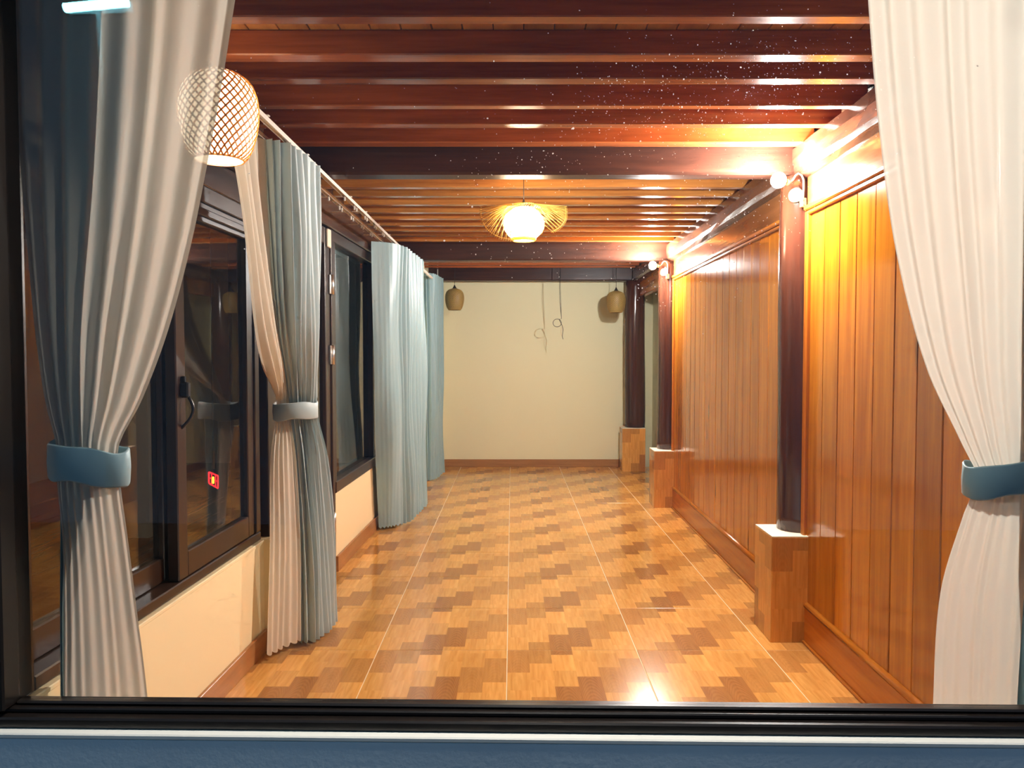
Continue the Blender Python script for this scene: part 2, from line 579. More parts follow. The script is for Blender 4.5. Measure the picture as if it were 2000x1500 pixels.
for y0, y1, z0 in ((3.79, 3.91, 2.235), (7.08, 7.21, 2.218), (9.24, 9.38, 2.238)):
    box('cross_beam', -1.22, 1.42, y0, y1, z0, CZ, M['beam'], ceiling, 0.012)

# ------------------------------------------------------------------ back wall
wb = setting('wall_back', 'plain pale yellow end wall', cat='wall')
box('plaster', -1.4, 1.9, 9.53, 9.65, 0, CZ, M['cream_back'], wb)
bb = struct(box('baseboard_back', -1.2, 1.62, 9.512, 9.53, 0, 0.092, M['skirting_x'], None, 0.003), 'brown wood-print skirting along the pale yellow end wall', 'skirting')

# ------------------------------------------------------------------ right wall: planks, mouldings, frieze, wall plate
wr = setting('wall_right', 'glossy orange timber plank wall with dark wall plate', RW['loc'], RW['rz'], 'wall')
box('backing', 0.03, 0.15, 1.8, 7.06, 0, CZ, M['header'], wr)
def plank_run(ya, yb, w):
    n = max(1, round((yb - ya) / w))
    w = (yb - ya) / n
    bm = bmesh.new()
    bm_box(bm, 0, 0.022, 0.0015, w - 0.0015, 0, 1.87, 0.0035)
    me = mesh_of(bm, 'plank')
    me.materials.append(M['plank'])
    for i in range(n):
        put('plank', me, None, wr, (0.010 + random.uniform(0, 0.002), ya + i * w, 0.19))
plank_run(1.84, 3.705, 0.165)
plank_run(3.99, 6.98, 0.166)
for ya, yb in ((1.84, 3.745), (3.95, 7.02)):
    # frieze board, panel moulding, uprights at the posts
    box('frieze_board', 0.006, 0.03, ya, yb, 2.075, 2.25, M['band'], wr, 0.003)
    box('moulding', -0.012, 0.03, ya, yb, 2.05, 2.075, M['moulding'], wr, 0.006)
    box('moulding', -0.004, 0.03, ya + 0.03, yb - 0.03, 2.03, 2.05, M['moulding'], wr, 0.005)
for ya in (3.705, 3.95, 6.98):
    box('upright_moulding', -0.006, 0.03, ya, ya + 0.038, 0.19, 2.05, M['moulding_v'], wr, 0.006)
for ya, yb in ((1.84, 3.80), (3.90, 7.07), (7.22, 9.26)):
    # wall plate under the joist ends, chamfered below
    bm = bmesh.new()
    prof = [(-0.045, 2.25), (-0.035, 2.225), (0.0, 2.212), (0.06, 2.212), (0.06, 2.353), (-0.05, 2.353), (-0.055, 2.30)]
    n = 14
    rings = []
    for k in range(n + 1):
        y = (yb - ya) * k / n
        rings.append([bm.verts.new((px + random.uniform(-0.003, 0.003), y, pz + (random.uniform(-0.004, 0.004) if pz < 2.3 else 0))) for px, pz in prof])
    for A, B in zip(rings, rings[1:]):
        for k in range(len(prof)):
            bm.faces.new((A[k], A[(k + 1) % len(prof)], B[(k + 1) % len(prof)], B[k]))
    bm.faces.new(rings[0]); bm.faces.new(rings[-1])
    obj('wall_plate', bm, M['plate'], wr, (0, ya, 0))
# open bay by the end wall: lintel board and a set-back plastered wall
box('lintel', 0.03, 0.10, 7.22, 9.26, 2.05, 2.25, M['moulding'], wr, 0.006)
box('recess_wall', 0.24, 0.32, 7.05, 9.6, 0, CZ, M['cream_back'], wr)
box('recess_return', 0.03, 0.24, 7.02, 7.06, 0, CZ, M['cream_back'], wr)
brd = setting('baseboard_right', 'orange timber skirting with rounded cap under the plank wall', RW['loc'], RW['rz'], 'skirting')
for ya, yb in ((1.84, 3.74), (3.98, 7.02)):
    box('board', -0.002, 0.03, ya, yb, 0.0, 0.168, M['moulding'], brd, 0.003)
    bm = bmesh.new()
    bm_tube(bm, [(0.008, ya, 0.18), (0.008, (ya + yb) / 2, 0.18), (0.008, yb, 0.18)], 0.0155, 10)
    obj('cap_rail', bm, M['moulding'], brd)
    box('toe_strip', -0.012, -0.0025, ya, yb, 0.0, 0.014, M['moulding'], brd, 0.003)
box('board', 0.222, 0.239, 7.07, 9.5, 0, 0.092, M['skirting'], brd, 0.003)

# ------------------------------------------------------------------ left wall
wl = setting('wall_left', 'cream low wall with dark timber header along the window side', LW['loc'], LW['rz'], 'wall')
box('low_wall', -0.15, 0.0, 1.925, 3.60, 0, 0.50, M['cream'], wl)
box('sill_strip', -0.15, 0.004, 1.925, 3.60, 0.50, 0.515, M['cream'], wl, 0.003)
box('jamb_pier', -0.15, 0.035, 3.60, 3.66, 0, 0.515, M['cream'], wl)
box('low_wall', -0.15, 0.0, 4.885, 7.30, 0, 0.50, M['cream'], wl)
box('wall_end', -0.15, 0.0, 7.30, 9.62, 0, CZ, M['cream_back'], wl)
box('header_board', -0.15, 0.0, 1.925, 7.30, 2.20, CZ, M['header'], wl)
box('header_board', -0.10, 0.02, 1.925, 7.30, 2.14, 2.20, M['header'], wl, 0.006)
box('upper_panel', -0.12, -0.01, 1.925, 3.62, 2.02, 2.14, M['header'], wl, 0.004)
bl = setting('baseboard_left', 'brown wood-print skirting along the cream low wall', LW['loc'], LW['rz'], 'skirting')
box('board', 0.0005, 0.016, 1.925, 3.598, 0, 0.10, M['skirting'], bl, 0.002)
box('board', 0.0355, 0.05, 3.584, 3.66, 0, 0.10, M['skirting'], bl, 0.002)
box('board', 0.0005, 0.016, 4.90, 7.30, 0, 0.10, M['skirting'], bl, 0.002)
box('board', 0.0005, 0.016, 7.301, 9.50, 0, 0.10, M['skirting'], bl, 0.002)

# ------------------------------------------------------------------ windows and door of the left side
def sash(parent, name, xa, xb, ya, yb, za, zb, st=0.06, mat='frame', gl='glass_side'):
    s = bpy.data.objects.new(name, None)
    s.empty_display_size = 0.05
    C.objects.link(s)
    s.parent = parent
    box('stile', xa, xb, ya, ya + st, za, zb, M[mat], s, 0.004)
    box('stile', xa, xb, yb - st, yb, za, zb, M[mat], s, 0.004)
    box('bottom_rail', xa, xb, ya + st, yb - st, za, za + st * 1.25, M[mat], s, 0.004)
    box('top_rail', xa, xb, ya + st, yb - st, zb - st, zb, M[mat], s, 0.004)
    xm = (xa + xb) / 2
    box('pane', xm - 0.002, xm + 0.002, ya + st, yb - st, za + st * 1.25, zb - st, M[gl], s)
    return s

def d_handle(parent, x, y, z, sgn):
    """block and bowed grip standing off the sash"""
    bm = bmesh.new()
    bm_box(bm, min(0, sgn * 0.030), max(0, sgn * 0.030), -0.014, 0.014, -0.028, 0.028, 0.005)
    o = obj('handle_block', bm, M['black_metal'], parent, (x, y, z))
    bm = bmesh.new()
    bm_tube(bm, [(sgn * (0.026 + 0.022 * math.sin(PI * t) - 0.030 * t * t), 0, -0.025 - 0.115 * t) for t in [k / 12 for k in range(13)]], 0.0062, 8)
    obj('handle_grip', bm, M['black_metal'], parent, (x, y, z))
    bm = bmesh.new()
    bm_box(bm, min(0, sgn * 0.016), max(0, sgn * 0.016), -0.006, 0.006, 0.027, 0.05, 0.003)
    obj('latch', bm, M['black_metal'], parent, (x, y, z))

w2 = setting('window_2', 'dark brown sliding window with black handle above the cream low wall', LW['loc'], LW['rz'], 'window')
box('frame_sill', -0.13, -0.012, 1.96, 3.60, 0.516, 0.555, M['frame'], w2, 0.004)
box('frame_head', -0.13, -0.012, 1.96, 3.60, 1.955, 2.02, M['frame'], w2, 0.004)
box('frame_head_bead', -0.03, -0.004, 1.96, 3.60, 1.90, 1.93, M['frame'], w2, 0.004)
box('frame_jamb', -0.13, -0.012, 1.925, 1.96, 0.516, 2.02, M['frame'], w2, 0.004)
box('frame_jamb', -0.13, -0.012, 3.545, 3.60, 0.556, 1.955, M['frame'], w2, 0.004)
sB = sash(w2, 'sash', -0.062, -0.020, 2.785, 3.545, 0.556, 1.955, 0.075)
sA = sash(w2, 'sash', -0.118, -0.076, 1.96, 2.86, 0.556, 1.955, 0.07)
d_handle(sB, -0.020, 2.825, 1.245, 1)
d_handle(sB, -0.062, 2.825, 1.235, -1)

d1 = setting('door_1', 'dark brown glazed door with steel hinges between the two side windows', LW['loc'], LW['rz'], 'door')
box('door_frame', -0.12, 0.006, 3.66, 3.72, 0, 2.14, M['frame'], d1, 0.004)
box('door_frame', -0.12, 0.006, 4.83, 4.885, 0, 2.14, M['frame'], d1, 0.004)
leaf = sash(d1, 'door_leaf', -0.05, -0.004, 3.725, 4.822, 0.015, 2.135, 0.10)
box('lock_rail', -0.045, -0.006, 3.826, 4.72, 0.016 + 0.13, 0.36, M['frame'], leaf, 0.004)
for z in (1.80, 1.37, 0.33):
    bm = bmesh.new()
    bm_tube(bm, [(0.012, 4.826, z - 0.06), (0.012, 4.826, z), (0.012, 4.826, z + 0.06)], 0.010, 10)
    h = obj('hinge', bm, M['steel'], d1)
    box('hinge_leaf', -0.003, 0.008, 4.79, 4.87, z - 0.058, z + 0.058, M['steel'], h, 0.001)
box('pale_plate', -0.003, 0.012, 4.74, 4.81, 2.02, 2.13, M['ivory'], d1, 0.004)  # small ivory plate at the head of the door leaf

w3 = setting('window_3', 'dark brown fixed side window beyond the door reflecting teal curtains', LW['loc'], LW['rz'], 'window')
box('frame_sill', -0.13, 0.012, 4.886, 7.30, 0.501, 0.575, M['frame'], w3, 0.006)
box('frame_head', -0.13, 0.004, 4.886, 7.30, 2.07, 2.14, M['frame'], w3, 0.004)
box('frame_jamb', -0.13, 0.004, 4.886, 4.93, 0.576, 2.07, M['frame'], w3, 0.004)
box('frame_jamb', -0.13, 0.004, 7.24, 7.30, 0.576, 2.07, M['frame'], w3, 0.004)
box('frame_mullion', -0.13, 0.0, 6.06, 6.11, 0.576, 2.07, M['frame'], w3, 0.004)
box('pane', -0.042, -0.038, 4.93, 6.06, 0.576, 2.07, M['glass_side'], w3)
box('pane', -0.042, -0.038, 6.11, 7.24, 0.576, 2.07, M['glass_side'], w3)

# ------------------------------------------------------------------ the neighbouring porch seen through the side windows
pl = thing('added_porch_bulb', 'small unseen warm bulb added to light the porch beyond the side windows', 'lamp', (-3.2, 5.5, 2.5))  # out-of-view bulb, added to brighten the porch
bm = bmesh.new()
bm_lathe(bm, [(0.006, -0.05), (0.03, -0.035), (0.038, -0.01), (0.03, 0.02), (0.016, 0.045)], n=16, cap0=True, cap1=True)
obj('bulb', bm, M['added_porch_bulb'], pl)
bm = bmesh.new()
bm_lathe(bm, [(0.017, 0.046), (0.02, 0.08), (0.04, 0.095), (0.04, 0.1)], n=16, cap0=True, cap1=True)
obj('socket', bm, M['ivory'], pl)
fp = struct(box('floor_porch', -5.2, -1.46, 1.93, 10.2, -0.09, -0.02, M['porch_floor']), 'brown porch floor beyond the side windows', 'floor')
wp = struct(box('wall_porch', -5.3, -5.2, 1.93, 10.2, -0.05, 2.6, M['porch_wall']), 'grey-white porch wall beyond the side windows', 'wall')
wpe = setting('wall_porch_end', 'grey-white end wall of the porch beyond the side windows', cat='wall')
box('plaster', -5.2, -1.42, 10.0, 10.1, -0.02, 2.6, M['porch_wall'], wpe)
box('pier', -3.05, -2.75, 5.9, 6.2, -0.02, 2.55, M['porch_wall'], wpe)
struct(box('ceiling_porch', -5.3, -1.46, 1.93, 10.2, 2.6, 2.7, M['header']), 'dark porch ceiling beyond the side windows', 'ceiling')

# ------------------------------------------------------------------ front wall and the window the camera looks through
wf = setting('wall_front', 'blue-grey rendered outer wall with white sill below the big window', FW['loc'], FW['rz'], 'wall')
box('render', -5.4, 3.2, -0.0755, 0.10, -0.3, 0.510, M['outwall'], wf)
box('sill_ledge', -5.4, 3.2, -0.0765, 0.10, 0.5105, 0.523, M['ledge'], wf, 0.003)
box('side_render', -5.4, -1.205, -0.075, 0.10, 0.5235, 2.9, M['outwall'], wf)
box('side_render', 1.33, 3.2, -0.075, 0.10, 0.5235, 2.9, M['outwall'], wf)
box('head_render', -1.205, 1.33, -0.075, 0.10, 2.36, 2.9, M['outwall'], wf)
w1 = setting('window_1', 'large black-framed front window seen from outside', FW['loc'], FW['rz'], 'window')
box('frame_sill', -1.205, 1.33, -0.055, 0.05, 0.5235, 0.548, M['frame_black'], w1, 0.004)
box('frame_sill_step', -1.205, 1.33, -0.030, 0.035, 0.5485, 0.560, M['frame_black'], w1, 0.003)
box('glazing_bead', -1.152, 1.28, -0.016, 0.016, 0.5605, 0.5695, M['frame_black'], w1, 0.004)
box('frame_jamb', -1.205, -1.152, -0.055, 0.05, 0.5605, 2.36, M['frame_black'], w1, 0.004)
box('frame_jamb', 1.28, 1.33, -0.055, 0.05, 0.5605, 2.36, M['frame_black'], w1, 0.004)
box('frame_head', -1.152, 1.28, -0.055, 0.05, 2.30, 2.36, M['frame_black'], w1, 0.004)
box('pane', -1.152, 1.28, -0.003, 0.003, 0.5700, 2.30, M['glass'], w1)

struct(box('ground', -5.5, 4.5, -4.0, 1.70, -0.4, -0.3, M['ground']), 'dark paving outside the front window', 'ground')

# ------------------------------------------------------------------ columns on tiled plinths
def plinth(cx, cy, top, label, s=0.27):
    t = thing('column_plinth', label, 'plinth', (cx - s / 2, cy - s / 2, 0), RW['rz'], 'tiled plinths under the round columns')
    box('core', 0.008, s - 0.008, 0.008, s - 0.008, 0, top - 0.006, M['cap'], t)
    th = 0.0075
    bm = bmesh.new(); bm_box(bm, 0.003, s - 0.003, 0.0, th, 0.0, top - 0.006, 0.0015)
    obj('tile', bm, M['tile_up'], t)
    bm = bmesh.new(); bm_box(bm, 0.003, s - 0.003, s - th, s, 0.0, top - 0.006, 0.0015)
    obj('tile', bm, M['tile_up'], t)
    bm = bmesh.new(); bm_box(bm, 0.0, th, 0.003, s - 0.003, 0.0, top - 0.006, 0.0015)
    obj('tile', bm, M['tile_up_y'], t)
    bm = bmesh.new(); bm_box(bm, s - th, s, 0.003, s - 0.003, 0.0, top - 0.006, 0.0015)
    obj('tile', bm, M['tile_up_y'], t)
    box('mortar_cap', 0.001, s - 0.001, 0.001, s - 0.001, top - 0.0055, top, M['cap'], t, 0.001)
    return t

def column(cx, cy, z0, z1, r, label, seed):
    rnd = random.Random(seed)
    bm = bmesh.new()
    n, m = 22, 26
    ph = [rnd.uniform(0, 6.28) for _ in range(4)]
    rings = []
    for j in range(m + 1):
        t = j / m
        z = (z1 - z0) * t
        rr = r * (1.03 - 0.06 * t)
        ox = 0.004 * math.sin(5 * t + ph[0])
        oy = 0.004 * math.sin(4 * t + ph[1])
        if j == 0:
            rr *= 0.975
        rings.append([bm.verts.new((ox + rr * (1 + 0.012 * math.sin(3 * a + ph[2] + 2 * t) + 0.006 * math.sin(7 * a + 9 * t)) * math.cos(a),
                                    oy + rr * (1 + 0.012 * math.sin(2 * a + ph[3] - 3 * t)) * math.sin(a), z)) for a in [2 * PI * k / n for k in range(n)]])
    for A, B in zip(rings, rings[1:]):
        for k in range(n):
            f = bm.faces.new((A[k], A[(k + 1) % n], B[(k + 1) % n], B[k]))
            f.smooth = True
    bm.faces.new(list(reversed(rings[0]))); bm.faces.new(rings[-1])
    o = obj('round_column', bm, M['column'], None, (cx, cy, z0))
    return tag(o, label, 'column', 'dark round columns along the plank wall')

plinth(1.368, 3.82, 0.51, 'tall wood-print tiled plinth of the nearest column, left of the orange panels')
column(1.415, 3.85, 0.511, 2.23, 0.102, 'nearest dark lacquered round column with a bare bulb lamp', 1)
plinth(1.405, 7.10, 0.51, 'wood-print tiled plinth of the middle column at the far end of the planks')
column(1.43, 7.15, 0.511, 2.215, 0.10, 'middle dark lacquered round column with the second bare bulb lamp', 2)
plinth(1.425, 9.26, 0.51, 'wood-print tiled plinth standing by the pale yellow end wall')
column(1.455, 9.28, 0.511, 2.235, 0.118, 'farthest dark round column beside the hanging basket lamp at the end wall', 3)

# ------------------------------------------------------------------ bare-bulb wall lamps
def wall_lamp(dx, dy, dz, label):
    t = thing('bulb_wall_lamp', label, 'wall lamp', (1.33 + dx, 3.745 + dy, 2.13 + dz), 0, 'bare bulb lamps on the columns')
    ax = Vector((-0.62, -0.78, 0)).normalized()
    bm = bmesh.new()
    c = Vector((0.030, 0.028, 0.0))
    bm_tube(bm, [c, c - ax * -0.006, c + ax * 0.018], 0.034, 18)
    obj('mount_plate', bm, M['lampwood'], t)
    bm = bmesh.new()
    bm_box(bm, 0.034, 0.064, -0.012, 0.004, -0.062, -0.018, 0.003)
    bm_box(bm, 0.0345, 0.0635, -0.013, 0.003, -0.042, -0.040, 0)
    sw = obj('switch_box', bm, M['lampwood'], t)
    for z in (-0.052, -0.030):
        bm = bmesh.new(); bm_box(bm, 0.047, 0.051, -0.0145, -0.012, z - 0.003, z + 0.003, 0)
        obj('button', bm, M['cord'], sw)
    bm = bmesh.new()
    neck = [(0.049, -0.004, -0.02), (0.050, -0.006, 0.03), (0.048, -0.010, 0.065), (0.036, -0.016, 0.088), (0.018, -0.022, 0.094),
            (0.002, -0.028, 0.082), (-0.010, -0.034, 0.062), (-0.024, -0.040, 0.050), (-0.04, -0.046, 0.046)]
    bm_tube(bm, neck, 0.0045, 8)
    obj('gooseneck', bm, M['ivory'], t)
    bd = Vector((-0.78, -0.62, 0)).normalized()
    s0 = Vector((-0.035, -0.044, 0.046))
    bm = bmesh.new()
    bm_tube(bm, [s0, s0 + bd * 0.012, s0 + bd * 0.032], 0.015, 14, radii=[0.010, 0.015, 0.015])
    obj('socket', bm, M['ivory'], t)
    b0 = s0 + bd * 0.033
    prof = [(0, 0.014), (0.010, 0.017), (0.022, 0.024), (0.034, 0.0315), (0.038, 0.033)]
    bm = bmesh.new()
    bm_tube(bm, [b0 + bd * d for d, r in prof], 0.02, 14, radii=[r for d, r in prof])
    obj('bulb_body', bm, M['ivory'], t)
    prof = [(0.0385, 0.0335), (0.050, 0.036), (0.062, 0.0335), (0.071, 0.026), (0.077, 0.015), (0.079, 0.004)]
    bm = bmesh.new()
    bm_tube(bm, [b0 + bd * d for d, r in prof], 0.02, 14, radii=[r for d, r in prof])
    obj('bulb_dome', bm, M['bulb'], t)
    return t
wall_lamp(0, 0, 0, 'lit bare bulb on a gooseneck fixed to the nearest column')
wall_lamp(0.012, 3.30, -0.02, 'lit bare bulb on a gooseneck fixed to the middle column')

# ------------------------------------------------------------------ woven basket pendants
def basket_prof(R, Hh):
    # from the bottom opening up to the neck
    raw = [(0.60, 0.0), (0.70, 0.04), (0.82, 0.14), (0.93, 0.30), (0.99, 0.46), (1.0, 0.58), (0.97, 0.70), (0.88, 0.82), (0.72, 0.91), (0.48, 0.97), (0.22, 1.0)]
    return [(R * a, Hh * b) for a, b in raw]
def prof_at(prof, z):
    for (r0, z0), (r1, z1) in zip(prof, prof[1:]):
        if z <= z1:
            t = (z - z0) / (z1 - z0)
            return r0 + (r1 - r0) * t
    return prof[-1][0]
def basket(loc, R, Hh, top_z, label, lit, ns, sw):
    t = thing('woven_basket_lamp', label, 'pendant lamp', loc, 0, 'woven basket pendant lamps')
    prof = basket_prof(R, Hh)
    bm = bmesh.new()
    for fam in (1, -1):
        for k in range(ns):
            pts = []
            for j in range(19):
                z = Hh * j / 18
                r = prof_at(prof, z)
                a = 2 * PI * k / ns + fam * 2.1 * j / 18
                nrm = Vector((math.cos(a), math.sin(a), 0.0))
                pts.append((Vector((r * math.cos(a), r * math.sin(a), z)) + nrm * (0.0006 if fam > 0 else 0.0012), nrm))
            bm_ribbon(bm, pts, sw, 0.0007)
    w = obj('woven_shade', bm, M['weave_lit'] if lit else M['weave'], t)
    bm = bmesh.new()
    bm_lathe(bm, [(r - 0.003, z) for r, z in prof], n=36)
    obj('lining', bm, M['lining1'] if lit else M['weave_dark'], t)
    bm = bmesh.new()
    bm_tube(bm, [((prof[0][0] + 0.002) * math.cos(2 * PI * k / 36), (prof[0][0] + 0.002) * math.sin(2 * PI * k / 36), 0.002) for k in range(36)], 0.003, 6, closed=True)
    obj('rim', bm, M['weave_lit'] if lit else M['weave'], t)
    bm = bmesh.new()
    bm_lathe(bm, [(0.22 * R + 0.004, Hh - 0.002), (0.20 * R, Hh + 0.008), (0.012, Hh + 0.022), (0.006, Hh + 0.04)], n=16, cap0=True, cap1=True)
    obj('cap', bm, M['cord'], t)
    bm = bmesh.new()
    bm_tube(bm, [(0, 0, Hh + 0.038), (0.001, 0, (Hh + top_z - loc[2]) / 2), (0, 0, top_z - loc[2])], 0.0028, 6)
    obj('cord', bm, M['cord'], t)
    return t
basket((-0.907, 2.45, 1.972), 0.120, 0.275, JZ0 + 0.08, 'glowing woven bamboo basket lamp half behind the near left sheer curtain', True, 30, 0.0055)
basket((-0.655, 8.97, 1.877), 0.108, 0.245, JZ0 + 0.0, 'unlit woven basket lamp hanging before the end wall beside the far curtain', False, 34, 0.0062)
basket((1.188, 8.97, 1.850), 0.108, 0.245, JZ0 + 0.0, 'unlit woven basket lamp hanging before the end wall beside the farthest column', False, 34, 0.0062)

# ------------------------------------------------------------------ winged pendant
wing = thing('winged_bamboo_lamp', 'glowing globe lamp with flared bamboo stick wings hanging mid-room', 'pendant lamp', (0.066, 4.45, 2.008))
gr, gz = 0.117, 0.100
gp = []
for j in range(15):
    a = -PI / 2 + PI * j / 14
    gp.append((gr * math.cos(a) if 0 < j < 14 else 0.002, gz + 0.100 * math.sin(a)))
gp = [(r, z) for r, z in gp if z > 0.012 and z < 0.193]
bm = bmesh.new()
bm_lathe(bm, [(r - 0.003, z) for r, z in gp], n=32, cap0=True, cap1=True)
obj('globe', bm, M['lining2'], wing)
bm = bmesh.new()
rnd = random.Random(5)
for k in range(64):
    a0 = rnd.uniform(0, 2 * PI); tw = rnd.uniform(-1.3, 1.3)
    z0, z1 = sorted((rnd.uniform(0.015, 0.12), rnd.uniform(0.08, 0.188)))
    pts = []
    for j in range(9):
        z = z0 + (z1 - z0) * j / 8
        r = gr * math.sqrt(max(0.02, 1 - ((z - gz) / 0.100) ** 2)) + 0.001
        a = a0 + tw * j / 8
        nrm = Vector((math.cos(a), math.sin(a), 0))
        pts.append((Vector((r * math.cos(a), r * math.sin(a), z)), nrm))
    bm_ribbon(bm, pts, 0.0022, 0.0008)
obj('woven_cover', bm, M['weave'], wing)
bm = bmesh.new()
bm_lathe(bm, [(0.062, 0.004), (0.070, 0.010), (0.072, 0.020), (0.066, 0.022), (0.060, 0.012), (0.062, 0.004)], n=30)
obj('bottom_ring', bm, M['stick'], wing)
def wing_part(sgn, R, amax, nst):
    rim = []
    bm = bmesh.new()
    def rim_pt(s, e=1.0):
        al = -0.03 + amax * s
        r = R * (1.0 + 0.05 * math.sin(PI * s)) * e
        return Vector((sgn * (0.030 + r * math.cos(al)), 0.10 * math.cos(PI * s) * e - 0.03, 0.205 - r * math.sin(al)))
    bm_tube(bm, [rim_pt(k / 30) for k in range(31)], 0.0019, 6)
    for fam in (0, 1):
        for k in range(nst):
            s = (k + 0.5 * fam) / nst
            e = rim_pt(s, 1.05)
            ph = (s + (0.16 if fam else -0.16)) * PI - PI / 2
            st = Vector((sgn * (0.035 + 0.055 * math.cos(ph)), 0.075 * math.sin(ph + 0.4), 0.203 - 0.012 * s))
            mid = (st + e) / 2 + Vector((0, 0, 0.012 * math.sin(PI * s)))
            bm_tube(bm, [st, mid, e], 0.0020, 5)
    return obj('stick_wing', bm, M['stick'], wing)
wing_part(-1, 0.212, 1.52, 13)
wing_part(1, 0.208, 1.0, 11)
bm = bmesh.new()
for k in range(46):
    a = 2 * PI * k / 46
    p0 = Vector((0.124 * math.cos(a), 0.118 * math.sin(a), 0.158 + 0.014 * math.sin(3 * a)))
    p1 = Vector((0.06 * math.cos(a + 1.1), 0.06 * math.sin(a + 1.1), 0.208))
    bm_tube(bm, [p0, (p0 + p1) / 2 * 1.0 + Vector((0.25 * (p0.x + p1.x) / 2, 0.25 * (p0.y + p1.y) / 2, 0.012)), p1], 0.0018, 5)
obj('stick_crown', bm, M['crown'], wing)
bm = bmesh.new()
bm_lathe(bm, [(0.02, 0.188), (0.02, 0.212), (0.008, 0.222), (0.004, 0.235)], n=14, cap0=True, cap1=True)
obj('cap', bm, M['cord'], wing)
bm = bmesh.new()
bm_tube(bm, [(0, 0, 0.233), (0, 0, 0.3), (0, 0, CZ - 2.008)], 0.0024, 6)
obj('cord', bm, M['cord'], wing)

# ------------------------------------------------------------------ coiled cable at the end wall
cab = thing('coiled_cable', 'thin dark cable hanging in a coil before the pale yellow end wall', 'cable', (0.53, 9.0, 1.72))
bm = bmesh.new()
pts = [(0.020, 0, 2.31 - 1.72 + 0.06), (0.022, 0, 0.40), (0.030, 0, 0.2), (0.036, 0, 0.06)]
for k in range(0, 41):
    a = 1.1 - 2 * PI * k / 20
    pts.append((-0.012 + 0.048 * math.cos(a), 0.004 * math.sin(3 * a) + 0.002 * k / 20, 0.012 + 0.045 * math.sin(a)))
pts += [(0.046, 0, -0.02), (0.056, 0, -0.06), (0.052, 0, -0.10), (0.046, 0, -0.14), (0.056, 0, -0.175)]
bm_tube(bm, pts, 0.0030, 6)
obj('coil', bm, M['cord'], cab)
bm = bmesh.new()
bm_tube(bm, [(0.040, 0, -0.03), (0.030, 0, -0.07), (0.034, 0, -0.12), (0.047, 0, -0.14)], 0.0020, 6)
obj('loose_wire', bm, M['strap'], cab)
bm = bmesh.new()
bm_tube(bm, [(0.036, 0, 0.07), (0.016, 0, 0.25), (0.012, 0, 0.42), (0.018, 0, 0.60)], 0.0020, 6)
obj('thin_wire', bm, M['cord'], cab)

# ------------------------------------------------------------------ curtains
def cr(p0, p1, p2, p3, t):
    return 0.5 * ((2 * p1) + (p2 - p0) * t + (2 * p0 - 5 * p1 + 4 * p2 - p3) * t * t + (3 * p1 - p0 - 3 * p2 + p3) * t ** 3)
def spline(pts, t):
    """Catmull-Rom through pts (Vectors), t in 0..1"""
    n = len(pts) - 1
    f = min(max(t, 0), 1) * n
    i = min(int(f), n - 1)
    f -= i
    g = lambda k: pts[min(max(k, 0), n)]
    return cr(g(i - 1), g(i), g(i + 1), g(i + 2), f)
def lerp_keys(keys, z):
    """keys sorted from top to bottom: (z, [path points], amplitude)"""
    for a, b in zip(keys, keys[1:]):
        if z >= b[0]:
            t = (a[0] - z) / (a[0] - b[0])
            i = keys.index(a)
            k0 = keys[max(i - 1, 0)]; k3 = keys[min(i + 2, len(keys) - 1)]
            # monotone-ish cubic in z for smooth silhouettes
            def mix(p0, p1, p2, p3):
                d1 = (p2 - p0) / max(1e-6, (k0[0] - b[0])) if k0 is not a else (p2 - p1) / (a[0] - b[0])
                d2 = (p3 - p1) / max(1e-6, (a[0] - k3[0])) if k3 is not b else (p2 - p1) / (a[0] - b[0])
                h = a[0] - b[0]
                h00 = 2 * t ** 3 - 3 * t ** 2 + 1; h10 = t ** 3 - 2 * t ** 2 + t
                h01 = -2 * t ** 3 + 3 * t ** 2; h11 = t ** 3 - t ** 2
                return p1 * h00 + d1 * (h * h10) + p2 * h01 + d2 * (h * h11)
            path = [mix(*q) for q in zip(k0[1], a[1], b[1], k3[1])]
            amp = a[2] + (b[2] - a[2]) * t
            return path, amp
    return keys[-1][1], keys[-1][2]
